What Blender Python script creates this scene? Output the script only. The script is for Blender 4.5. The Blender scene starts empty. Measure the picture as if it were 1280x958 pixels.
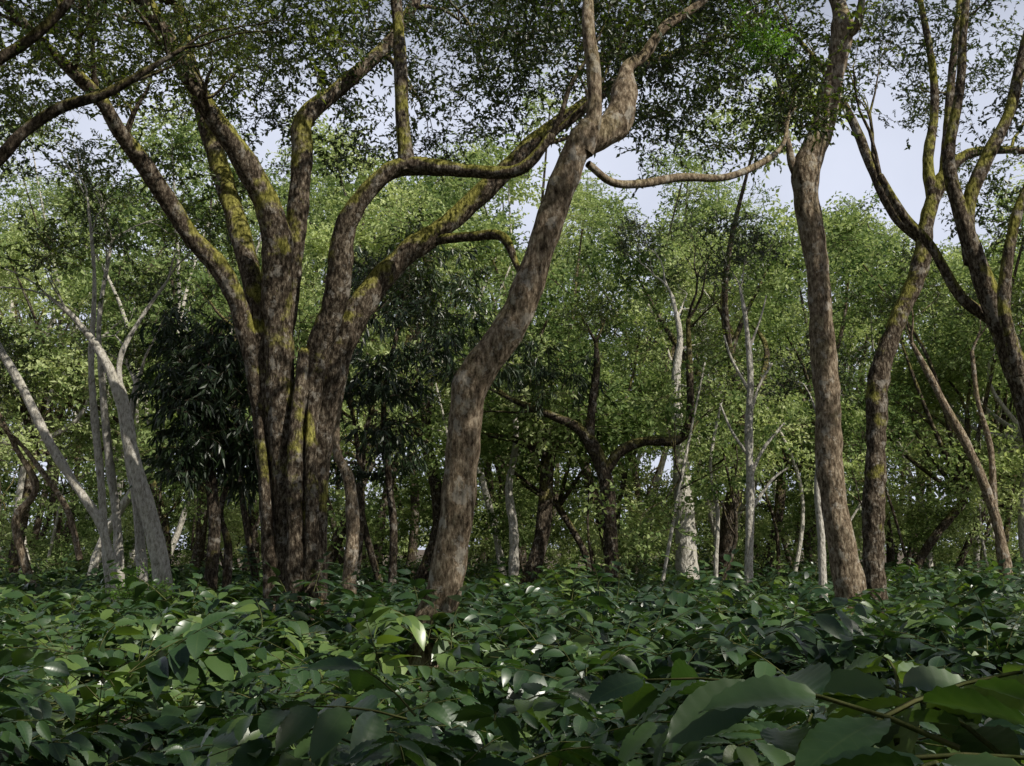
import bpy, math, random
import numpy as np
from mathutils import Vector, Euler
random.seed(11)
U=random.uniform
PITCH=math.radians(9.4); CAMZ=1.8; F=1280*35/36.0
scene=bpy.context.scene
# ------------------------------------------------------------ camera / light
cd=bpy.data.cameras.new("camera"); cam=bpy.data.objects.new("camera",cd)
scene.collection.objects.link(cam); cam.location=(0,0,CAMZ)
cam.rotation_euler=(math.radians(90)+PITCH,0,0)
cd.lens=35; cd.sensor_width=36; cd.clip_start=0.05; cd.clip_end=2000
scene.camera=cam
TOSUN=Vector((0.58,-0.47,0.70)).normalized()
w=bpy.data.worlds.new("World"); scene.world=w; w.use_nodes=True
def N(nt,t,**k):
    n=nt.nodes.new(t)
    for a,b in k.items(): setattr(n,a,b)
    return n
def ramp(nt,stops):
    r=N(nt,'ShaderNodeValToRGB'); e=r.color_ramp.elements
    while len(e)<len(stops): e.new(0.5)
    for i,(p,c) in enumerate(stops):
        e[i].position=p; e[i].color=(c[0],c[1],c[2],1)
    return r
def math_n(nt,op,a,b=None,c=None,clamp=False):
    m=N(nt,'ShaderNodeMath',operation=op); m.use_clamp=clamp
    for i,v in enumerate((a,b,c)):
        if v is None: continue
        if isinstance(v,(int,float)): m.inputs[i].default_value=v
        else: nt.links.new(v,m.inputs[i])
    return m.outputs[0]
def mixc(nt,f,a,b,mode='MIX'):
    m=N(nt,'ShaderNodeMix',data_type='RGBA',blend_type=mode)
    for s,v in ((m.inputs[0],f),(m.inputs[6],a),(m.inputs[7],b)):
        if isinstance(v,(int,float)): s.default_value=v
        elif isinstance(v,tuple): s.default_value=(v[0],v[1],v[2],1)
        else: nt.links.new(v,s)
    return m.outputs[2]
nt=w.node_tree; bg=nt.nodes['Background']
sky=nt.nodes.new('ShaderNodeTexSky'); sky.sky_type='NISHITA'; sky.sun_disc=False
sky.sun_elevation=math.asin(TOSUN.z); sky.sun_rotation=math.atan2(TOSUN.x,TOSUN.y)
sky.dust_density=2; sky.air_density=1.0
tc=N(nt,'ShaderNodeTexCoord'); sp=N(nt,'ShaderNodeSeparateXYZ'); nt.links.new(tc.outputs['Generated'],sp.inputs[0])
hz=ramp(nt,[(0.0,(.9,)*3),(0.42,(.9,)*3),(0.52,(.35,)*3),(0.62,(.0,)*3)]); nt.links.new(sp.outputs[2],hz.inputs[0])
cn=N(nt,'ShaderNodeTexNoise'); cn.inputs['Scale'].default_value=3; cn.inputs['Detail'].default_value=5; nt.links.new(tc.outputs['Generated'],cn.inputs[0])
fz=math_n(nt,'MULTIPLY',hz.outputs[0],math_n(nt,'MULTIPLY_ADD',cn.outputs['Fac'],0.7,0.65),clamp=True)
nt.links.new(mixc(nt,fz,sky.outputs[0],(15.5,16.5,19.5)),bg.inputs[0]); bg.inputs[1].default_value=0.05
sl=bpy.data.lights.new("sun",'SUN'); sl.energy=5.0; sl.angle=math.radians(0.5); sl.color=(1,0.95,0.85)
so=bpy.data.objects.new("sun",sl); scene.collection.objects.link(so)
so.rotation_euler=(-TOSUN).to_track_quat('-Z','Y').to_euler()
scene.view_settings.view_transform='Standard'; scene.view_settings.look='None'; scene.view_settings.exposure=0

def at(px,py,d):
    x=(px-640)/F; z=(479-py)/F
    yw=math.cos(PITCH)-z*math.sin(PITCH); zw=math.sin(PITCH)+z*math.cos(PITCH)
    t=d/yw
    return Vector((x*t,d,CAMZ+zw*t))
def sunray(p,z):   # where the sun ray reaching p passes height z
    k=(z-p.z)/TOSUN.z
    return p+TOSUN*k
# ------------------------------------------------------------ materials
def leaf_mat(name,cols,trans=0.35,rough=0.45,tint=(1.5,1.6,0.6),veins=False,inst=False,gloss=0.3,amp=0.15,g0=0.045):
    m=bpy.data.materials.new(name); m.use_nodes=True; nt=m.node_tree; L=nt.links
    nt.nodes.remove(nt.nodes['Principled BSDF']); out=nt.nodes['Material Output']
    ge=N(nt,'ShaderNodeNewGeometry'); sl_=N(nt,'ShaderNodeSeparateXYZ')
    if inst:
        oi=N(nt,'ShaderNodeObjectInfo'); L.new(oi.outputs['Location'],sl_.inputs[0]); rnd=oi.outputs['Random']
    else:
        at_=N(nt,'ShaderNodeAttribute'); at_.attribute_name='rnd'; rnd=at_.outputs['Fac']; L.new(ge.outputs['Position'],sl_.inputs[0])
    s1=math_n(nt,'SINE',math_n(nt,'MULTIPLY_ADD',sl_.outputs[0],0.63,math_n(nt,'MULTIPLY',sl_.outputs[1],0.37)))
    s2=math_n(nt,'SINE',math_n(nt,'MULTIPLY_ADD',sl_.outputs[0],-0.31,math_n(nt,'MULTIPLY',sl_.outputs[1],0.9)))
    wv=math_n(nt,'MULTIPLY_ADD',math_n(nt,'ADD',s1,s2),amp,0.16)
    a=math_n(nt,'MULTIPLY_ADD',rnd,0.34,wv)
    c=math_n(nt,'MULTIPLY_ADD',ge.outputs['Random Per Island'],0.4,a,clamp=True)
    n=len(cols); r=ramp(nt,[(i/(n-1),cc) for i,cc in enumerate(cols)])
    L.new(c,r.inputs[0]); col=r.outputs[0]
    if veins:
        uv=N(nt,'ShaderNodeUVMap'); uv.uv_map='UVMap'
        sp=N(nt,'ShaderNodeSeparateXYZ'); L.new(uv.outputs[0],sp.inputs[0])
        av=math_n(nt,'ABSOLUTE',math_n(nt,'SUBTRACT',sp.outputs[1],0.5))
        mid=math_n(nt,'SUBTRACT',1.0,math_n(nt,'MULTIPLY',av,28.0),clamp=True)
        fr=math_n(nt,'FRACT',math_n(nt,'MULTIPLY',math_n(nt,'SUBTRACT',sp.outputs[0],math_n(nt,'MULTIPLY',av,0.3)),9.0))
        dv=math_n(nt,'ABSOLUTE',math_n(nt,'SUBTRACT',fr,0.5))
        vn=math_n(nt,'SUBTRACT',1.0,math_n(nt,'MULTIPLY',dv,10.0),clamp=True)
        ve=math_n(nt,'MAXIMUM',mid,math_n(nt,'MULTIPLY',vn,0.55))
        col=mixc(nt,math_n(nt,'MULTIPLY',ve,0.5),col,(0.09,0.14,0.05))
    df=N(nt,'ShaderNodeBsdfDiffuse'); L.new(col,df.inputs[0])
    tr=N(nt,'ShaderNodeBsdfTranslucent'); L.new(mixc(nt,1.0,col,tint,'MULTIPLY'),tr.inputs[0])
    mx=N(nt,'ShaderNodeMixShader'); mx.inputs[0].default_value=trans
    L.new(df.outputs[0],mx.inputs[1]); L.new(tr.outputs[0],mx.inputs[2]); sh=mx.outputs[0]
    if gloss:
        lw=N(nt,'ShaderNodeLayerWeight'); lw.inputs[0].default_value=0.5
        fc=math_n(nt,'MULTIPLY_ADD',math_n(nt,'POWER',lw.outputs['Facing'],4.0),gloss,g0)
        gl=N(nt,'ShaderNodeBsdfGlossy'); gl.inputs['Roughness'].default_value=rough; gl.inputs[0].default_value=(1,1,1,1)
        m2=N(nt,'ShaderNodeMixShader'); L.new(fc,m2.inputs[0]); L.new(sh,m2.inputs[1]); L.new(gl.outputs[0],m2.inputs[2]); sh=m2.outputs[0]
    L.new(sh,out.inputs[0])
    return m
def bark_mat(name,dark,mid,light,moss=0.5,pale=0.5,bump=True):
    m=bpy.data.materials.new(name); m.use_nodes=True; nt=m.node_tree; L=nt.links
    nt.nodes.remove(nt.nodes['Principled BSDF']); p=N(nt,'ShaderNodeBsdfDiffuse'); L.new(p.outputs[0],nt.nodes['Material Output'].inputs[0])
    ge=N(nt,'ShaderNodeNewGeometry')
    mp=N(nt,'ShaderNodeMapping'); mp.inputs['Scale'].default_value=(1,1,0.4); L.new(ge.outputs['Position'],mp.inputs[0])
    n1=N(nt,'ShaderNodeTexNoise'); n1.inputs['Scale'].default_value=26; n1.inputs['Detail'].default_value=7; n1.inputs['Roughness'].default_value=0.75
    L.new(mp.outputs[0],n1.inputs[0])
    r=ramp(nt,[(0.36,dark),(0.5,mid),(0.68,light)]); L.new(n1.outputs['Fac'],r.inputs[0])
    n2=N(nt,'ShaderNodeTexNoise'); n2.inputs['Scale'].default_value=5.5; n2.inputs['Detail'].default_value=8; n2.inputs['Roughness'].default_value=0.7; L.new(ge.outputs['Position'],n2.inputs[0])
    pm=ramp(nt,[(0.55,(0,0,0)),(0.60,(1,1,1))]); L.new(n2.outputs['Fac'],pm.inputs[0])
    col=mixc(nt,math_n(nt,'MULTIPLY',pm.outputs[0],pale),r.outputs[0],(0.48,0.45,0.39))
    if moss>0:
        n3=N(nt,'ShaderNodeTexNoise'); n3.inputs['Scale'].default_value=2.2; n3.inputs['Detail'].default_value=7; n3.inputs['Roughness'].default_value=.65; L.new(ge.outputs['Position'],n3.inputs[0])
        sp=N(nt,'ShaderNodeSeparateXYZ'); L.new(ge.outputs['Position'],sp.inputs[0])
        sn=N(nt,'ShaderNodeSeparateXYZ'); L.new(ge.outputs['Normal'],sn.inputs[0])
        hi=math_n(nt,'MULTIPLY',math_n(nt,'SUBTRACT',sp.outputs[2],3.5),0.02)
        mm=math_n(nt,'ADD',math_n(nt,'ADD',n3.outputs['Fac'],math_n(nt,'MINIMUM',hi,0.055)),math_n(nt,'MULTIPLY',sn.outputs[2],0.25))
        mr=ramp(nt,[(0.56,(0,0,0)),(0.65,(1,1,1))]); L.new(mm,mr.inputs[0])
        mc=ramp(nt,[(.4,(0.06,0.06,0.012)),(.62,(0.36,0.34,0.08))]); L.new(n1.outputs['Fac'],mc.inputs[0])
        col=mixc(nt,math_n(nt,'MULTIPLY',mr.outputs[0],moss),col,mc.outputs[0])
    L.new(col,p.inputs[0])
    if bump:
        vo=N(nt,'ShaderNodeTexVoronoi'); vo.inputs['Scale'].default_value=22; L.new(mp.outputs[0],vo.inputs[0])
        h=math_n(nt,'ADD',n1.outputs['Fac'],math_n(nt,'MULTIPLY',vo.outputs['Distance'],0.7))
        bp=N(nt,'ShaderNodeBump'); bp.inputs['Distance'].default_value=0.035; bp.inputs['Strength'].default_value=0.9
        L.new(h,bp.inputs['Height']); L.new(bp.outputs[0],p.inputs['Normal'])
    return m
M_bark=bark_mat("bark_mossy",(0.014,0.011,0.008),(0.07,0.054,0.039),(0.31,0.26,0.195),0.85,0.35)
M_bark2=bark_mat("bark_brown",(0.035,0.026,0.018),(0.19,0.145,0.10),(0.50,0.42,0.31),0.15,0.5)
M_pale=bark_mat("bark_pale",(0.20,0.18,0.15),(0.48,0.45,0.39),(0.74,0.71,0.65),0.10,0.6)
M_dark=bark_mat("bark_dark",(0.013,0.010,0.008),(0.05,0.04,0.03),(0.19,0.155,0.115),0.4,0.3)
M_stem=bark_mat("stem",(0.05,0.06,0.02),(0.09,0.10,0.04),(0.14,0.13,0.06),0,0,False)
M_twig=bark_mat("twig",(0.03,0.023,0.016),(0.06,0.046,0.034),(0.12,0.10,0.08),0,0,False)
M_leaf=leaf_mat("leaf_canopy",[(0.014,0.024,0.008),(0.028,0.048,0.013),(0.052,0.082,0.018),(0.15,0.19,0.035)],0.38,0.45,(1.8,1.8,.5))
M_far=leaf_mat("leaf_far",[(0.045,0.078,0.028),(0.16,0.235,0.085),(0.38,0.46,0.20),(0.60,0.66,0.36)],0.45,0.5,(1.25,1.25,.85),gloss=0,amp=.17)  # distant haze is put into these paler, bluer leaf colours
M_drk=leaf_mat("leaf_dark",[(0.012,0.026,0.010),(0.025,0.048,0.016),(0.045,0.072,0.02)],0.2,0.4)
M_cof=leaf_mat("leaf_coffee",[(0.010,0.028,0.012),(0.022,0.056,0.021),(0.048,0.10,0.032),(0.17,0.25,0.06)],0.28,0.38,(1.8,1.9,.5),veins=True,inst=True,gloss=0.35,amp=.14,g0=.06)
M_lime=leaf_mat("leaf_lime",[(0.06,0.13,0.02),(0.12,0.24,0.03),(0.18,0.32,0.06)],0.45,0.5)
# ------------------------------------------------------------ tube meshes
def nz3(Q):
    x,y,z=Q[...,0],Q[...,1],Q[...,2]
    return (np.sin(5*x+2.1*np.sin(3.1*z)+1)+np.sin(6*y+1.7*np.sin(4.3*z+2))+0.6*np.sin(11*z+4*x-3*y)+0.5*np.sin(21*x+17*z)+0.5*np.sin(23*y-19*z+1.3))/3.4
class Tubes:
    def __init__(s): s.V=[];s.Fc=[];s.n=0
    def add(s,pts,rad,sides,lump=0.0):
        pts=list(pts); rad=list(rad)
        e=(pts[-1]-pts[-2]).normalized(); pts.append(pts[-1]+e*rad[-1]*0.6); rad.append(rad[-1]*0.6); pts.append(pts[-1]+e*rad[-1]*0.3); rad.append(0.0005)
        P=np.array([tuple(p) for p in pts],float); R=np.array(rad,float); n=len(P)
        T=np.gradient(P,axis=0); T/=np.linalg.norm(T,axis=1)[:,None]+1e-9
        u=np.array([1.0,0,0]) if abs(T[0][0])<0.8 else np.array([0,1.0,0])
        Us=np.zeros_like(P)
        for i in range(n):
            u=u-T[i]*np.dot(u,T[i]); u/=np.linalg.norm(u); Us[i]=u
        W=np.cross(T,Us); th=np.linspace(0,2*np.pi,sides,endpoint=False)
        ring=Us[:,None,:]*np.cos(th)[None,:,None]+W[:,None,:]*np.sin(th)[None,:,None]
        rr=np.repeat(R[:,None],sides,1)
        if lump: rr=rr*(1+lump*nz3(P[:,None,:]+ring*R[:,None,None]))
        V=(P[:,None,:]+ring*rr[...,None]).reshape(-1,3)
        i=np.arange(n-1)[:,None]; j=np.arange(sides)[None,:]; j2=(j+1)%sides
        f=np.stack([i*sides+j,i*sides+j2,(i+1)*sides+j2,(i+1)*sides+j],-1).reshape(-1,4)+s.n
        s.V.append(V); s.Fc.append(f); s.n+=len(V)
    def obj(s,name,mat,parent=None):
        V=np.concatenate(s.V); Fq=np.concatenate(s.Fc)
        me=bpy.data.meshes.new(name); me.vertices.add(len(V)); me.vertices.foreach_set('co',V.ravel())
        me.loops.add(Fq.size); me.loops.foreach_set('vertex_index',Fq.ravel().astype(np.int32))
        me.polygons.add(len(Fq)); me.polygons.foreach_set('loop_start',np.arange(0,Fq.size,4,dtype=np.int32))
        me.polygons.foreach_set('use_smooth',np.ones(len(Fq),bool))
        me.update(calc_edges=True); me.materials.append(mat)
        o=bpy.data.objects.new(name,me); scene.collection.objects.link(o)
        if parent: o.parent=parent
        return o
def catmull(pts,rad,step):
    P=[pts[0]*2-pts[1]]+list(pts)+[pts[-1]*2-pts[-2]]; R=[rad[0]]+list(rad)+[rad[-1]]
    oP=[];oR=[]
    for i in range(1,len(P)-2):
        n=max(2,int((P[i+1]-P[i]).length/step))
        for k in range(n):
            t=k/n; a,b,c,d=P[i-1],P[i],P[i+1],P[i+2]
            oP.append(0.5*((2*b)+(c-a)*t+(2*a-5*b+4*c-d)*t*t+(3*b-a-3*c+d)*t**3))
            s=t*t*(3-2*t); oR.append(R[i]*(1-s)+R[i+1]*s)
    oP.append(P[-2]); oR.append(R[-2]); return oP,oR
# ------------------------------------------------------------ leaf cluster library (instanced)
def rv():
    while True:
        v=Vector((U(-1,1),U(-1,1),U(-1,1)))
        if 0.05<v.length<1: return v.normalized()
def mesh_obj(name,V,Fc,mats,mi=None,uvs=None,smooth=False):
    me=bpy.data.meshes.new(name); me.from_pydata([tuple(v) for v in V],[],Fc)
    for m in mats: me.materials.append(m)
    if mi is not None: me.polygons.foreach_set('material_index',mi)
    if uvs is not None:
        l=me.uv_layers.new(name='UVMap'); vi=np.zeros(len(me.loops),np.int32); me.loops.foreach_get('vertex_index',vi)
        l.data.foreach_set('uv',np.array(uvs,float)[vi].ravel())
    if smooth: me.polygons.foreach_set('use_smooth',[True]*len(me.polygons))
    me.update(); return bpy.data.objects.new(name,me)
def stick(V,Fc,mi,a,b,r0,r1,m):
    d=(b-a).normalized(); u=d.orthogonal().normalized(); wv=d.cross(u); n=len(V)
    for p,r in ((a,r0),(b,r1)):
        for k in range(3):
            t=k*2.0944; V.append(p+(u*math.cos(t)+wv*math.sin(t))*r)
    for k in range(3):
        k2=(k+1)%3; Fc.append((n+k,n+k2,n+3+k2,n+3+k)); mi.append(m)
def cluster(name,mats,ntw,L,nl,ll,lw,droop=0.25,flat=0.5,sticks=True):
    V=[];Fc=[];mi=[]
    for _ in range(ntw):
        d=rv(); d.z=d.z*flat+0.15; d.normalize(); tl=L*U(0.55,1.1)
        p0=d*L*U(0,0.25)+rv()*L*0.2; p1=p0+d*tl*0.5; p2=p1+(d+Vector((0,0,-droop))*U(0,1.5)+rv()*0.25).normalized()*tl*0.5
        if sticks: stick(V,Fc,mi,p0,p1,L*0.011,L*0.009,1); stick(V,Fc,mi,p1,p2,L*0.009,L*0.004,1)
        for i in range(nl):
            t=(i+0.7)/nl
            p=p0.lerp(p1,t*2) if t<0.5 else p1.lerp(p2,t*2-1)
            ax=(d+rv()*1.1+Vector((0,0,-droop))).normalized()
            nn=(Vector((0,0,1))+rv()*0.75); nn=(nn-ax*nn.dot(ax)).normalized(); sd=nn.cross(ax)
            l=ll*U(0.7,1.2); wd=lw*U(0.8,1.15); n=len(V); h=nn*wd*U(0.05,0.3)
            V+= [p, p+ax*l*0.42+sd*wd*.5+h, p+ax*l-nn*l*0.12, p+ax*l*0.42-sd*wd*.5+h]
            Fc+=[(n,n+1,n+2),(n,n+2,n+3)]; mi+=[0,0]
    return mesh_obj(name,V,Fc,mats,mi)
def coffee_sprig(name,npair,L,ll,seg,upright):
    V=[];Fc=[];mi=[];uv=[]
    p=Vector((0,0,0)); d=Vector((1,0,0.25)).normalized(); path=[]
    if upright: d=Vector((0.7,0,1)).normalized()
    st=L/npair
    for i in range(npair+1):
        path.append((p.copy(),d.copy())); p=p+d*st; d=(d+Vector((0.03,U(-.08,.08),-0.11))).normalized()
    for i in range(npair):
        stick(V,Fc,mi,path[i][0],path[i+1][0],0.003*(1-i/npair)+.0015,0.003*(1-(i+1)/npair)+.0015,1)
    uv+= [(0,0)]*len(V)
    leaves=[]
    for i in range(1,npair+1):
        p,d=path[i]; side=d.cross(Vector((0,0,1))).normalized()
        sz=ll*(1.0 if i<npair-1 else (0.8 if i<npair else 0.55))*U(0.85,1.12)
        for s in (-1,1):
            if random.random()<0.06: continue
            ax=(side*s*U(0.8,1.1)+d*U(0.35,0.8)+Vector((0,0,U(-0.6,0.1)))).normalized(); leaves.append((p,ax,sz))
    p,d=path[-1]; leaves.append((p,(d+rv()*0.3).normalized(),ll*0.4))
    na=1 if seg<10 else 2
    for p,ax,l in leaves:
        nn=Vector((0,0,1))+rv()*0.5; nn=(nn-ax*nn.dot(ax)).normalized(); sd=nn.cross(ax)
        wd=l*U(0.44,0.53); n0=len(V); cols=2*na+1; curl=U(0.10,0.4); fold=U(0.05,0.4); ph=U(0,6); tw=U(-.25,.25)
        for i in range(seg+1):
            t=i/seg; hw=wd*0.5*(math.sin(math.pi*min(1,t**0.85))**0.75)*(1-0.25*t)*1.15
            if t>0.85: hw*= (1-t)/0.15*0.65+0.35*(1-t)/0.15
            if i==0: hw=0.0015
            for j in range(-na,na+1):
                v=j/na
                z=fold*abs(v)*hw-curl*l*t*t+0.02*l*math.sin(ph+5*t)*v
                if seg>10: z+=0.014*l*math.sin(8*2*math.pi*(t-abs(v)*0.15))*abs(v)
                V.append(p+ax*l*(0.06+t)+sd*(v*hw)+nn*(z+tw*v*hw*t)); uv.append((t,0.5+0.5*v))
        for i in range(seg):
            for j in range(cols-1):
                a=n0+i*cols+j; Fc.append((a,a+1,a+cols+1,a+cols)); mi.append(0)
    return mesh_obj(name,V,Fc,[M_cof,M_stem],mi,uv,True)
def lib(name,objs,realize=True):
    c=bpy.data.collections.new(name)
    for o in objs: c.objects.link(o)
    g=bpy.data.node_groups.new("scatter_"+name,'GeometryNodeTree')
    g.interface.new_socket('Geometry',in_out='INPUT',socket_type='NodeSocketGeometry')
    g.interface.new_socket('Geometry',in_out='OUTPUT',socket_type='NodeSocketGeometry')
    gi=g.nodes.new('NodeGroupInput'); go=g.nodes.new('NodeGroupOutput')
    ci=g.nodes.new('GeometryNodeCollectionInfo'); ci.inputs['Collection'].default_value=c
    ci.inputs['Separate Children'].default_value=True; ci.inputs['Reset Children'].default_value=True
    ip=g.nodes.new('GeometryNodeInstanceOnPoints'); ip.inputs['Pick Instance'].default_value=True
    def na(nm,t):
        n=g.nodes.new('GeometryNodeInputNamedAttribute'); n.data_type=t; n.inputs[0].default_value=nm
        return [o for o in n.outputs if o.enabled and o.name=='Attribute'][0]
    er=g.nodes.new('FunctionNodeEulerToRotation')
    g.links.new(na('rot','FLOAT_VECTOR'),er.inputs[0]); g.links.new(er.outputs[0],ip.inputs['Rotation'])
    g.links.new(na('scl','FLOAT'),ip.inputs['Scale']); g.links.new(na('idx','INT'),ip.inputs['Instance Index'])
    g.links.new(gi.outputs[0],ip.inputs['Points']); g.links.new(ci.outputs[0],ip.inputs['Instance'])
    if realize:
        rz=g.nodes.new('GeometryNodeRealizeInstances'); g.links.new(ip.outputs[0],rz.inputs[0]); g.links.new(rz.outputs[0],go.inputs[0])
    else: g.links.new(ip.outputs[0],go.inputs[0])
    return (g,len(objs))
L_small=lib('lib_small',[cluster('sm%d'%i,[M_leaf,M_twig],8,0.42,8,0.085,0.042) for i in range(6)])
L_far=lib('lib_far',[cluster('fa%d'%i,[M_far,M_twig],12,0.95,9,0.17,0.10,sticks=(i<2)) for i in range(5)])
L_drk=lib('lib_drk',[cluster('dk%d'%i,[M_drk,M_twig],8,0.45,8,0.20,0.055,1.6) for i in range(4)])
L_lime=lib('lib_lime',[cluster('li%d'%i,[M_lime,M_stem],10,0.35,9,0.06,0.04) for i in range(3)])
L_cofN=lib('lib_cofn',[coffee_sprig('cn%d'%i,5,0.40,0.17,22,False) for i in range(7)],False)
L_cofF=lib('lib_coff',[coffee_sprig('cf%d'%i,4,0.44,0.20,5,i==2) for i in range(7)],False)
def foliage(name,pts,lb,parent=None):
    if not pts: return
    g,k=lb; me=bpy.data.meshes.new(name); me.vertices.add(len(pts))
    me.vertices.foreach_set('co',np.array([tuple(p[0]) for p in pts],float).ravel())
    a=me.attributes.new('rot','FLOAT_VECTOR','POINT'); a.data.foreach_set('vector',np.array([p[1] for p in pts],float).ravel())
    a=me.attributes.new('scl','FLOAT','POINT'); a.data.foreach_set('value',np.array([p[2] for p in pts],float))
    a=me.attributes.new('rnd','FLOAT','POINT'); a.data.foreach_set('value',np.random.default_rng(len(pts)).random(len(pts)))
    a=me.attributes.new('idx','INT','POINT'); a.data.foreach_set('value',np.array([random.randrange(k) for p in pts],np.int32))
    o=bpy.data.objects.new(name,me); scene.collection.objects.link(o)
    md=o.modifiers.new('scatter','NODES'); md.node_group=g
    if parent: o.parent=parent
    return o
def lp(p,s=1.0,tilt=0.5): return (p,(U(-tilt,tilt),U(-tilt,tilt),U(0,6.283)),s*U(0.8,1.25))
def empty(name,loc=(0,0,0)):
    e=bpy.data.objects.new(name,None); scene.collection.objects.link(e); return e
# ------------------------------------------------------------ trees
def grow(T,leaves,p,d,L,r,lev,ls,up=0.1,sides=6):
    pts=[p.copy()]; n=5; dd=d.copy(); q=p.copy()
    for i in range(n):
        dd=(dd+rv()*0.32+Vector((0,0,up))*0.5).normalized(); q=q+dd*(L/n); pts.append(q.copy())
    rad=[r*(1-0.7*i/n) for i in range(n+1)]
    T.add(pts,rad,sides)
    if lev==0:
        leaves.append(lp(pts[5],ls)); return
    for k in range(3):
        i=random.choice((2,3,4,5)) if k else 5
        cd=((pts[i]-pts[i-1]).normalized()+rv()*0.95).normalized()
        grow(T,leaves,pts[i],cd,L*U(0.45,0.7),r*(1-0.7*i/n)*0.75,lev-1,ls,up,4 if lev<2 else 5)
def limb(T,leaves,pix,depth,sides=20,lump=0.12,step=0.07,spawn=None,every=0.55,sl=1.3,ls=1.0,root=False,ws=0.86):
    pts=[];rad=[]
    for t in pix:
        d=depth+(t[3] if len(t)>3 else 0); pts.append(at(t[0],t[1],d)); rad.append(t[2]*ws*0.5/F*d)
    if root:
        a=pts[0]; b=pts[1]; dr=(a-b).normalized(); k=a.z/max(0.3,-dr.z) if dr.z<-0.3 else a.z
        g=a+Vector((dr.x,dr.y,0))*k*0.6; g.z=-0.15
        m=(a+g)/2; pts=[g,m]+pts; rad=[rad[0]*1.35,rad[0]*1.12]+rad
    P,R=catmull(pts,rad,step); T.add(P,R,sides,lump)
    if spawn is not None:
        acc=0; n=len(P); s0=int(n*spawn)
        for i in range(max(1,s0),n):
            acc+=(P[i]-P[i-1]).length
            if acc>every:
                acc=U(-0.2,0.2)*every; tg=(P[i]-P[i-1]).normalized()
                d=(tg*0.6+rv()+Vector((0,0,0.2))).normalized()
                grow(T,leaves,P[i],d,sl*U(0.6,1.3),min(R[i]*0.5,0.05),2,ls)
        tg=(P[-1]-P[-2]).normalized()
        for _ in range(2): grow(T,leaves,P[-1],(tg+rv()*0.5).normalized(),sl*1.3,R[-1]*0.7,2,ls)
    return P,R
def blob(leaves,c,r,n,s=1.0,sq=0.75):
    for _ in range(n):
        v=rv()*r*(U(0,1)**0.4); v.z*=sq; leaves.append(lp(c+v,s))
def finish(name,T,mat,leaves,lb=L_small,extra=()):
    e=empty(name); T.obj('trunk_and_limbs',mat,e); foliage('crown_foliage',leaves,lb,e)
    for a,b,c in extra: foliage(a,b,c,e)
def shade(T,lv,f,cs,s=1.3):  # limbs and leaf blobs added out of view to block light
    for cx,cy,cz,r,n in cs:
        c=Vector((cx,cy,cz)); m=(f+c)/2+rv()*.4+Vector((0,0,.4)); P,Rr=catmull([f,m,c],[.08,.05,.02],.25); T.add(P,Rr,8,.08); blob(lv,c,r,n,s)
def dapple(T,lv,f,targets,zc=9.1):
    # small leaf tufts added out of view on each target's sun ray, casting dapples
    for tx,ty,tz,r,n in targets:
        c=sunray(Vector((tx,ty,tz)),zc); m=(f+c)/2+Vector((0,0,.5)); P,Rr=catmull([f,m,c],[.035,.025,.012],.25); T.add(P,Rr,6,.08); blob(lv,c,r,n,.5)

# --- big multi-stemmed fig tree (left)
T=Tubes(); lv=[]; D=14
limb(T,lv,[(345,742,30),(336,640,26),(330,560,24),(316,450,26,-.1),(285,352,30,-.3),(235,290,28,-.6),(190,220,27,-1),(150,165,24,-1.4),(122,120,22,-1.8),(60,60,16,-2.3),(-20,-20,12,-2.8)],D,root=True,spawn=0.72,lump=.18)
limb(T,lv,[(352,742,36),(347,640,32),(338,500,34),(325,400,34),(302,300,32,.4),(275,210,28,.8),(245,110,24,1.2),(220,0,18,1.6),(190,-120,14,2)],D,root=True,spawn=0.7,lump=.16)
limb(T,lv,[(362,742,46),(358,640,38),(352,500,42),(346,380,44),(345,290,46,-.2),(310,210,38,-.5),(250,120,28,-.9),(205,40,24,-1.2),(150,-60,16,-1.5)],D-0.15,root=True,spawn=0.72,lump=.15)
limb(T,lv,[(350,450,26,.1),(358,390,32),(368,300,32),(378,200,32),(380,150,30),(425,110,24,.2),(480,60,20,.5),(520,0,16,.8),(560,-90,12,1)],D,spawn=0.6)
limb(T,lv,[(382,742,38),(378,640,32),(383,540,34),(395,450,36),(420,370,38,-.2),(432,285,34,-.4),(470,228,28,-.5),(510,208,28,-.5),(590,214,22,-.7),(650,212,18,-.9),(690,170,14,-1)],D-0.1,root=True,spawn=0.93,lump=.16)
limb(T,lv,[(510,215,26,-.5),(503,150,22,-.5),(500,70,20,-.5),(495,0,18,-.4),(480,-120,14,-.2)],D-0.1,spawn=0.7)
limb(T,lv,[(396,742,34),(396,640,28),(404,540,32),(420,460,38),(450,385,40,.1),(500,325,36,.2),(560,280,32,.4),(620,225,30,.5),(670,175,26,.6),(720,140,22,.8),(790,90,16,1),(860,60,10,1.2)],D+0.1,root=True,spawn=0.76,lump=.16)
limb(T,lv,[(545,300,16,.3),(590,296,15,.2),(628,296,14,0),(645,330,10,-.1),(655,355,5,-.2)],D+0.1,spawn=None,sides=10)
limb(T,lv,[(372,742,32,-.25),(368,640,24,-.25),(370,540,22,-.25),(380,440,16,-.1)],D-0.15,root=True,lump=.2)
limb(T,lv,[(388,742,24,-.3),(390,640,20,-.25),(388,560,16,-.2),(390,480,10,-.05)],D-0.15,root=True,sides=12,lump=.2)
limb(T,lv,[(338,742,20,-.2),(334,650,16,-.2),(328,560,13,-.1),(322,470,9,.05)],D-0.1,root=True,sides=12)
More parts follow.
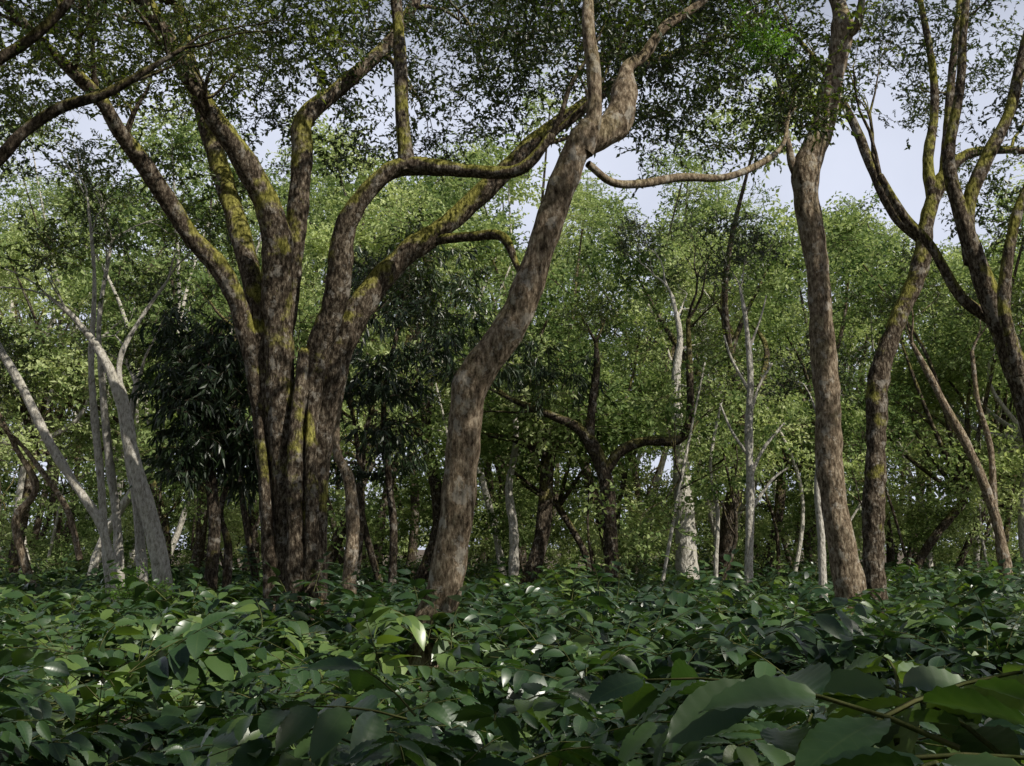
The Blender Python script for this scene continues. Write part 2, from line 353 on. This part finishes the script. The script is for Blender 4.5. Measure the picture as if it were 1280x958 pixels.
for px,py,dd,r,n in [(60,80,-1.5,1.3,24),(180,60,-1,1.4,28),(330,60,.5,1.6,46),(440,110,1,1.1,18),(420,20,0,1.4,36),(600,60,.5,1.3,34),(640,130,1,1.0,18),(700,60,.5,1.1,20),(560,150,1.6,1.0,16),(250,20,1,1.4,34),(90,20,0,1.2,24),(20,160,1,1.2,20),(520,20,2,1.4,32),(330,160,2,1.0,14),(200,130,2,1.1,14),(420,190,2.5,.9,12),(640,20,2,1.3,20)]:
    blob(lv,at(px,py,D+dd),r,n)
shade(T,lv,at(205,0,13),[(-4.5,11.5,11.5,1.1,13),(-2,13,11.2,.9,11),(-0.4,12.2,10.2,.5,8),(-6,10,11,1,12)])  # unseen limbs and leaves added to keep the fig mostly shaded
finish('fig_tree',T,M_bark,lv)
# --- central leaning tree
T=Tubes(); lv=[]; D=9
limb(T,lv,[(540,790,60),(556,735,52),(570,650,48),(578,560,50),(586,492,54),(600,462,52),(630,420,50),(655,372,48),(680,300,44),(702,235,42),(722,185,42),(738,158,36)],D,root=True,sides=30,step=0.04,lump=0.13)
limb(T,lv,[(728,190,36),(742,150,26,-.02),(742,90,22),(735,30,20),(738,-40,16,.2),(745,-160,12,.4)],D,sides=16,spawn=0.8)
limb(T,lv,[(722,192,34,.05),(745,172,46,.12),(770,152,54,.2),(780,120,40,.25),(785,85,22,.3),(805,70,18,.4),(830,35,15,.4),(870,8,12,.5),(930,-40,9,.6)],D,sides=20,lump=.24,step=.05,spawn=0.7,sl=1.0)
limb(T,lv,[(735,205,12,.1),(765,228,13,.3),(800,230,14,.5),(850,222,13,.8),(905,222,12,1.1),(950,205,10,1.4),(978,182,7,1.6),(985,150,5,1.8)],D,sides=10,spawn=0.9,every=.8,sl=.5)
for px,py,dd,r,n in [(800,40,.6,.7,16),(860,20,.8,.8,14),(700,20,1,.8,14),(840,170,3.5,1.0,20),(780,110,1.8,.6,12),(870,120,3,.8,14)]:
    blob(lv,at(px,py,D+dd),r,n,.85)
shade(T,lv,at(738,-40,9),[(3.3,9.0,9.6,.5,9),(2.0,10.2,9.8,.5,8),(.3,5.5,9.4,.8,9)],1.1)  # unseen leaf blobs added to shade the fig and the floor
finish('leaning_shade_tree',T,M_bark2,lv)
# --- right trunk
T=Tubes(); lv=[]; li=[]; D=12.5
limb(T,lv,[(1063,740,38),(1050,670,36),(1038,590,34),(1034,500,34),(1028,420,33),(1022,340,30),(1010,260,34),(1008,215,40),(1028,160,30),(1042,100,28),(1052,40,30),(1046,0,22,.2),(1000,-90,16,.4)],D,root=True,sides=26,spawn=0.93,lump=.15,ws=.95)
limb(T,lv,[(1010,235,26),(992,210,14),(984,170,8),(975,110,7,.2),(962,60,5,.3)],D,sides=10,spawn=.6,every=.7,sl=.7)
limb(T,lv,[(1052,45,22),(1072,30,14,-.2),(1080,-30,10,-.3)],D,sides=10,spawn=.8)
for px,py,dd,r,n in [(950,60,.5,.7,20),(985,120,1,.5,10),(900,110,1.5,.9,20),(940,170,2,.8,12)]: blob(lv,at(px,py,D+dd),r,n,.9)
blob(li,at(945,55,D-1.5),.5,14,.9)
for py,r,n in ((700,.12,6),(600,.2,9),(520,.13,7),(430,.22,10),(350,.14,7),(290,.2,8)):
    q=at(1030,py,12.3); dapple(T,lv,at(1046,0,12.5),[(q.x+U(-.15,.15),q.y,q.z,r,n)],9.3)  # tufts added on unseen limbs to dapple this trunk
finish('shade_tree',T,M_bark2,lv,L_small,[('lime_foliage',li,L_lime)])
# --- right, second (behind)
T=Tubes(); lv=[]; D=17
limb(T,lv,[(1092,695,30),(1092,640,30),(1095,560,28),(1098,480,30),(1118,410,24),(1148,340,26),(1160,270,22),(1178,225,22),(1205,195,16),(1245,188,12),(1300,190,10)],D,root=True,spawn=.88,every=.8,sides=16,lump=.2)
limb(T,lv,[(1165,245,18),(1160,200,16),(1168,140,13),(1165,80,11),(1150,0,9)],D,spawn=.4,every=.7,sides=12)
limb(T,lv,[(1180,225,18),(1185,160,14),(1190,90,12),(1200,0,9)],D,spawn=.5,every=.7,sides=12)
limb(T,lv,[(1152,300,18),(1120,270,16),(1092,215,16),(1065,150,13),(1030,90,9),(990,40,7)],D+.2,spawn=.55,every=.9,sides=12)
for px,py,dd,r,n in [(1150,30,0,1.2,14),(1090,60,1,1,10),(1230,60,1,1.2,14),(1120,140,2,1,9),(1240,230,2,1,12)]: blob(lv,at(px,py,D+dd),r,n)
finish('shade_tree',T,M_bark,lv)
# --- far right forked
T=Tubes(); lv=[]; D=13.5
limb(T,lv,[(1330,742,42),(1310,620,38),(1285,510,34),(1262,440,34),(1238,375,32),(1215,310,26),(1196,250,22),(1186,195,18),(1200,110,14),(1205,30,12),(1215,-60,9)],D,root=True,spawn=.84,every=.9)
limb(T,lv,[(1215,330,24),(1210,260,22),(1235,195,20),(1262,140,18),(1278,70,15),(1300,-20,12)],D+.1,spawn=.65,every=.9)
limb(T,lv,[(1240,400,20),(1200,370,16),(1165,310,14),(1130,270,14),(1100,220,10)],D+.3,spawn=.9,every=1.2,sides=12)
limb(T,lv,[(1275,470,20),(1255,380,18),(1268,280,16),(1290,220,14),(1330,100,12)],D-.4,spawn=.8,every=1,sides=12)
for px,py,dd,r,n in [(1270,150,1,.7,12),(1270,270,1,.7,12)]: blob(lv,at(px,py,D+dd),r,n)
finish('forked_shade_tree',T,M_bark,lv)
# --- mid centre crooked
T=Tubes(); lv=[]; D=23
limb(T,lv,[(765,705,18),(762,650,17),(757,600,19),(742,560,18),(722,535,14),(690,520,10),(640,500,7)],D,root=True,sides=12,spawn=.75,every=.9,ws=1)
limb(T,lv,[(757,590,15),(775,565,13),(805,552,12),(848,550,11),(862,520,10),(862,460,9),(860,400,6)],D,sides=10,spawn=.85,ws=1)
limb(T,lv,[(735,555,14),(740,510,11),(746,460,9),(745,430,6)],D,sides=10,spawn=.9,sl=.6,ws=1)
finish('crooked_tree',T,M_dark,lv)
# --- pale trunks
def simple(name,D,pix,mat,spawn=.75,every=1.0,sl=1.0,extra=[],ls=1.1,ws=.82):
    T=Tubes(); lv=[]
    limb(T,lv,pix,D,root=True,sides=14,spawn=spawn,every=every,sl=sl,ls=ls,step=.1,ws=ws,lump=.16)
    for p,sp in extra: limb(T,lv,p,D,sides=10,spawn=sp,every=every,sl=sl,ls=ls,step=.1,ws=ws)
    finish(name,T,mat,lv)
simple('pale_trunk_tree',27,[(860,718,34),(856,660,32),(853,600,28),(848,540,20),(845,470,14),(850,420,10),(840,370,6)],M_pale,.6)
simple('slender_pale_tree',21,[(936,705,13),(938,620,13),(936,540,12),(938,470,10),(932,400,7),(925,360,4)],M_pale,.8,2,.6,
  [([(936,600,7),(955,560,5),(980,530,4)],None),([(936,570,6),(915,540,4),(900,505,3)],None),([(937,520,6),(950,480,4),(965,455,3)],None),([(937,490,6),(915,450,4),(905,420,3)],None),([(935,440,5),(950,400,3),(958,370,2)],None),([(937,640,6),(965,600,4),(985,585,3)],None)])
simple('pale_trunk_tree',15.5,[(206,752,28),(198,690,28),(182,630,26),(165,570,22),(152,500,20),(128,445,14),(95,400,9),(60,370,5)],M_pale,.8,.8,1,
  [([(152,510,12),(150,450,9),(175,400,6),(210,350,4)],.7)])
simple('slender_pale_tree',17,[(140,765,12),(132,690,11),(126,600,11),(118,520,11),(114,450,9),(118,350,6),(110,250,4)],M_pale,.8)
simple('slender_pale_tree',18,[(150,740,14),(146,650,13),(136,570,12),(128,480,10),(124,400,7),(140,300,5)],M_pale,.8)
simple('leaning_pale_tree',16,[(142,720,12),(125,655,13),(90,600,13),(60,550,14),(25,480,13),(-10,420,12),(-60,340,10)],M_pale,.95)
simple('pale_trunk_tree',19,[(180,750,16),(176,690,15),(170,620,14),(160,560,12),(170,480,9)],M_pale,.8)
simple('gnarled_tree',18,[(45,752,14),(30,700,13),(20,650,12),(45,610,10),(20,560,8),(0,520,6)],M_bark2,.85,1,.8,[([(100,700,10),(85,640,9),(60,600,8),(30,560,7)],.9)])
simple('young_tree',17,[(436,735,22),(441,660,20),(436,600,17),(420,560,13),(425,500,9),(440,430,6)],M_bark2,.85,1,.8)
simple('pale_trunk_tree',22,[(1256,705,18),(1245,650,15),(1228,600,14),(1205,550,13),(1180,505,12),(1162,470,10),(1140,430,7)],M_bark2,.85,1,.8,
  [([(1243,640,11),(1238,560,9),(1222,500,7),(1215,440,6)],.85)])
simple('young_tree',26,[(642,715,16),(642,660,14),(636,610,12),(645,550,9),(640,480,7)],M_pale,.85,1,.8)
simple('young_tree',20,[(1028,715,12),(1026,660,12),(1022,600,10),(1030,540,8)],M_pale,.9,1,.8)
simple('young_tree',20,[(283,740,14),(285,680,12),(275,640,10),(290,590,8),(300,540,6)],M_dark,.85,1,.8)
simple('young_tree',20,[(490,735,12),(492,660,12),(486,600,10),(480,500,8),(500,400,6)],M_dark,.8,1,.8)
simple('slender_pale_tree',24,[(895,705,7),(897,640,6),(888,580,5),(900,510,4)],M_pale,.9,3,.6)
# --- dark drooping mango tree behind fig
T=Tubes(); lv=[]; D=18
limb(T,lv,[(262,742,20),(268,660,18),(262,580,16),(255,480,12),(260,420,8)],D,root=True,sides=12)
for px,py,dd,r,n in [(240,440,0,1.0,22),(290,450,.5,1.0,22),(225,500,-.3,1.0,26),(275,520,0,1.1,30),(235,570,-.2,.8,18),(290,580,.3,.8,16),(455,470,1.5,1.2,22),(520,430,1.5,1.2,20),(470,560,2,1.1,18),(600,440,3,1.1,18),(690,470,5,1.2,16),(560,350,3,1.2,16),(480,340,2,1.0,12)]:
    blob(lv,at(px,py,D+dd),r,n)
finish('mango_tree',T,M_dark,lv,L_drk)
# --- dark limbs of a near tree reaching in from the left
T=Tubes(); lv=[]; D=7.5
limb(T,lv,[(-330,742,60),(-300,500,54),(-230,380,46),(-120,290,34),(-10,205,20),(30,165,18),(75,135,17),(130,118,14),(180,90,10),(230,60,7)],D,root=True,spawn=.85,every=.5,sl=.6,ls=.7,sides=16,lump=.2)
limb(T,lv,[(-230,380,36),(-120,200,26),(-20,90,20),(30,55,17),(70,20,14),(110,-30,11)],D,spawn=.75,every=.5,sl=.7,ls=.7,sides=14,lump=.2)
for px,py,r,n in [(20,110,.5,8),(60,20,.5,10),(150,60,.5,8)]: blob(lv,at(px,py,D+.5),r,n,.7)
shade(T,lv,at(-120,100,7.5),[(-2.4,7,9.2,.8,8),(-4.5,5.5,9,1.0,10),(-1,5,9,.8,8),(-3,3.5,9,1,14),(-2,1.5,9,1.2,18),(-4,0,9,1.2,16),(-.5,2.5,9,.9,11)])  # unseen overhead foliage added to darken the foreground
finish('shade_tree',T,M_dark,lv)
# --- unseen canopy trees beside / behind the viewpoint, added to shade the coffee in front
def unseen_canopy_tree(name,x,y,h,cs,dp=()):
    T=Tubes(); lv=[]; b=Vector((x,y,-.1)); f=Vector((x+U(-.3,.3),y+U(-.3,.3),h*.45))
    P,Rr=catmull([b,(b+f)/2+rv()*.2,f],[.28,.22,.18],.2); T.add(P,Rr,14,.1)
    shade(T,lv,f,cs); dapple(T,lv,f,dp,9.0); finish(name,T,M_bark,lv)
unseen_canopy_tree('shade_tree',6.5,-4,9.5,[(6.8,-3,9,1.5,30),(5,-2.2,9,1.3,26),(8,-1.6,9.5,1.4,24),(4.4,-4,9.2,1.3,22),(7,-5,9.4,1.5,18),(3.2,-1.4,8.6,1.2,20),(6.2,-.9,9.2,1.2,18),(9.4,-4,9.4,1.3,16),(2.6,-3.2,8.8,1.2,18),(10.4,-1,9.4,1.2,12),(3,.9,8.8,.7,9),(1.6,-1,8.8,1.2,18),(.4,.6,8.8,1.0,12),(2.0,3.0,8.9,.5,6),(0,-2.5,8.8,1.3,18),(7.4,1.2,9,.5,6)])
dp=[]  # points up the leaning trunk to be dappled by added tufts
for px,py,r,n in ((545,770,.16,8),(562,700,.1,6),(574,640,.22,11),(578,560,.12,7),(585,500,.2,11),(612,440,.12,7),(640,395,.22,11),(662,350,.12,7),(682,290,.2,10),(706,225,.14,8),(735,160,.2,9)):
    q=at(px,py,8.8); dp.append((q.x+U(-.12,.12),q.y,q.z,r,n))
unseen_canopy_tree('shade_tree',10.3,3.0,9.5,[(8.6,2.0,9.2,.5,6),(11.5,4,9.6,1.1,12),(10.3,1.6,9.5,.9,9),(12.5,6.8,9.5,.6,6)],dp)  # out-of-view tree, added to dapple the leaning trunk
# --- unseen forest around and behind the viewpoint, added to cut open-sky light
T=Tubes(); TP=Tubes(); bk=[]
for i in range(38):
    a=U(math.radians(160),math.radians(380)); rr=U(14,25)
    x=math.cos(a)*rr; y=math.sin(a)*rr
    h=U(8,11) if (x>2 and y<3) else U(12,17)
    b=Vector((x,y,-.2)); f=b+Vector((U(-1,1),U(-1,1),h*.4)); P,Rr=catmull([b,(b+f)/2,f],[.25,.2,.17],.6); T.add(P,Rr,8,.1)
    for k in range(7):
        aa=U(0,6.28); c=f+Vector((math.cos(aa)*U(1,3.2),math.sin(aa)*U(1,3.2),h*U(-.15,.5)))
        P,Rr=catmull([f,(f+c)/2+rv()*.4,c],[.12,.08,.03],.6); T.add(P,Rr,6); blob(bk,c,2.0,8,1.7)
e=empty('unseen_surrounding_forest'); T.obj('trunks',M_bark,e); foliage('crown_foliage',bk,L_far,e)
# --- distant forest mass
T=Tubes(); lv=[]; ld=[]
def skytan(px):
    xs=[-400,0,250,500,750,900,1050,1280,1700]; ys=[.53,.53,.53,.51,.48,.45,.41,.39,.42]
    return float(np.interp(px,xs,ys))
pos=[]; tries=0
while len(pos)<120 and tries<8000:
    tries+=1
    y=25+55*U(0,1); x=U(-1,1)*(0.54*y+4)
    if all((x-a)**2+(y-b)**2>10 for a,b in pos): pos.append((x,y))
for x,y in pos:
    px=640+x/y*F*.98; h=min(24,1.8+y*skytan(px)*U(.7,1.0)); tk=TP if random.random()<.25 else T
    b=Vector((x,y,-.2)); lean=Vector((U(-2,2),U(-1,1),0)); f=b+lean+Vector((0,0,h*U(.25,.42)))
    r0=U(.12,.26); P,Rr=catmull([b,(b+f)/2+Vector((U(-.7,.7),0,0)),f],[r0,r0*.8,r0*.75],.5); tk.add(P,Rr,9,.15)
    nb=random.randint(6,9)
    for i in range(nb):
        a=U(0,6.283); rr=U(.3,1)*3.4*(h/14); c=Vector((f.x+math.cos(a)*rr,f.y+math.sin(a)*rr,h*U(.32,.95)))
        m=f.lerp(c,.5)+rv()*.8; P,Rr=catmull([f,m,c],[r0*.5,r0*.35,.03],.5); tk.add(P,Rr,6)
        blob(lv,c,U(1.1,1.8)*(h/14)**.5,int(U(10,17)),U(.75,1.05))
for _ in range(30):
    y=U(21,48); x=U(-1,1)*(.53*y+1); h=U(4,8); r0=U(.04,.10)
    b=Vector((x,y,-.1)); p1=b+Vector((U(-.9,.9),0,h*.5)); p2=p1+Vector((U(-1.4,1.4),U(-.5,.5),h*.5))
    P,Rr=catmull([b,p1,p2],[r0,r0*.8,r0*.4],.5); (TP if random.random()<.4 else T).add(P,Rr,7,.15)
    for k in range(5):
        s=p1.lerp(p2,U(0,.9)); grow(T,ld,s,(rv()+Vector((0,0,.6))).normalized(),1.6,r0*.5,1,.8)
e=empty('distant_forest'); T.obj('trunks_dark',M_dark,e); TP.obj('trunks_pale',M_pale,e)
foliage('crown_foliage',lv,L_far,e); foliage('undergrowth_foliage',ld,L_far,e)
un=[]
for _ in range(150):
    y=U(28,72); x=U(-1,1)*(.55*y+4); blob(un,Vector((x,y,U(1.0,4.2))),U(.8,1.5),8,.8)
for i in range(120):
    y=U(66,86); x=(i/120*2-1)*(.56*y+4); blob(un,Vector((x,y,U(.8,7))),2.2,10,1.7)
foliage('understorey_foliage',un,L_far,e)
# --- coffee shrubs
def bush(pts,x,y,H,r,n,sc=1.0):
    cz=H*.42
    for _ in range(n):
        v=rv(); v.z=abs(v.z)*1.0-(.2 if random.random()<.2 else 0); v.normalize()
        k=U(.6,1.0); p=Vector((x+v.x*r*k,y+v.y*r*k,cz+v.z*(H-cz)*k))
        pts.append((p,(U(-.4,.4),-U(-.4,.25)-max(0,v.z)*.15,math.atan2(v.y,v.x)+U(-.7,.7)),sc*U(.8,1.2)))
far=[]; y=0.6; row=0
while y<44:
    sp=1.45 if y<12 else (1.75 if y<25 else 2.5)
    lim=.56*y+2; x=-lim+(row%2)*sp*.5
    while x<lim:
        bx=x+U(-.3,.3); by=y+U(-.3,.3); dist=math.hypot(bx,by)
        if dist>1.35:
            H=U(.95,1.22) if dist<6 else U(.85,1.42)
            if dist<6:
                pts=[]; bush(pts,bx,by,H,U(.75,.95),84)
                T=Tubes()
                for k in range(4):
                    a=U(0,6.28); T.add([Vector((bx,by,-.05)),Vector((bx+math.cos(a)*.15,by+math.sin(a)*.15,H*.4)),Vector((bx+math.cos(a)*.35,by+math.sin(a)*.35,H*.75))],[.02,.013,.005],6)
                eb=empty('coffee_shrub'); T.obj('stems',M_dark,eb); foliage('leaves',pts,L_cofN,eb)
            else: bush(far,bx,by,H,sp*U(.46,.58),52 if dist<12 else (34 if dist<25 else 22),1.15 if dist<25 else 1.4)
        x+=sp
    y+=sp*.87; row+=1
foliage('coffee_plantation',far,L_cofF)
def near_shrub(x,y,H,r,n,ex=()):
    pts=[]; bush(pts,x,y,H,r,n)
    for px,py,d,yaw,pit,s in ex: pts.append((at(px,py,d),(U(-.2,.2),pit,yaw),s))
    T=Tubes()
    for k in range(5):
        a=U(0,6.28); T.add([Vector((x,y,-.05)),Vector((x+math.cos(a)*.12,y+math.sin(a)*.12,.6)),Vector((x+math.cos(a)*r*.6,y+math.sin(a)*r*.6,H*.8))],[.02,.013,.005],6)
    eb=empty('coffee_shrub'); T.obj('stems',M_dark,eb); foliage('leaves',pts,L_cofN,eb)
near_shrub(.6,1.35,1.34,.5,70,[(1080,910,1.3,0.3,-.1,1.05),(1200,935,1.25,2.6,-.1,1.05),(1020,965,1.2,-.4,0,1.0),(1260,950,1.3,1.8,-.1,1.0),(950,975,1.5,.5,0,1.0),(1120,930,1.4,1.2,-.15,1.05),(1180,960,1.2,4.2,0,1.0)])
near_shrub(-.1,3.1,1.38,.75,110)
near_shrub(-.85,2.1,1.34,.5,80)
near_shrub(1.0,3.4,1.34,.6,80)
# --- bright little sapling left
lv=[]; T=Tubes(); b=at(170,745,14.5); T.add([Vector((b.x,b.y,0)),b],[.02,.01],6); blob(lv,b,.4,16,.9); 
eb=empty('lime_sapling'); T.obj('stem',M_stem,eb); foliage('leaves',lv,L_lime,eb)
# --- ground
me=bpy.data.meshes.new('ground'); V=[];Fc=[]
xs=np.concatenate([np.linspace(-600,-70,8),np.linspace(-60,60,61),np.linspace(70,600,8)])
ys=np.concatenate([np.linspace(-300,-20,6),np.linspace(-15,100,58),np.linspace(120,900,10)])
for yy in ys:
    for xx in xs: V.append((xx,yy,0.05*math.sin(xx*.7+yy*.4)+.04*math.sin(yy*.9-xx*.3)))
nx=len(xs)
for j in range(len(ys)-1):
    for i in range(nx-1): a=j*nx+i; Fc.append((a,a+1,a+nx+1,a+nx))
me.from_pydata(V,[],Fc); me.polygons.foreach_set('use_smooth',[True]*len(me.polygons))
g=bpy.data.objects.new('ground',me); scene.collection.objects.link(g)
m=bpy.data.materials.new('forest_floor'); m.use_nodes=True; nt=m.node_tree; p=nt.nodes['Principled BSDF']
tc=N(nt,'ShaderNodeNewGeometry'); n1=N(nt,'ShaderNodeTexNoise'); n1.inputs['Scale'].default_value=9; n1.inputs['Detail'].default_value=9
nt.links.new(tc.outputs['Position'],n1.inputs[0]); r=ramp(nt,[(.3,(.03,.022,.014)),(.5,(.09,.065,.04)),(.7,(.16,.12,.07))]); nt.links.new(n1.outputs['Fac'],r.inputs[0])
nt.links.new(r.outputs[0],p.inputs['Base Color']); p.inputs['Roughness'].default_value=.95
bp=N(nt,'ShaderNodeBump'); bp.inputs['Distance'].default_value=.05; nt.links.new(n1.outputs['Fac'],bp.inputs['Height']); nt.links.new(bp.outputs[0],p.inputs['Normal'])
me.materials.append(m)
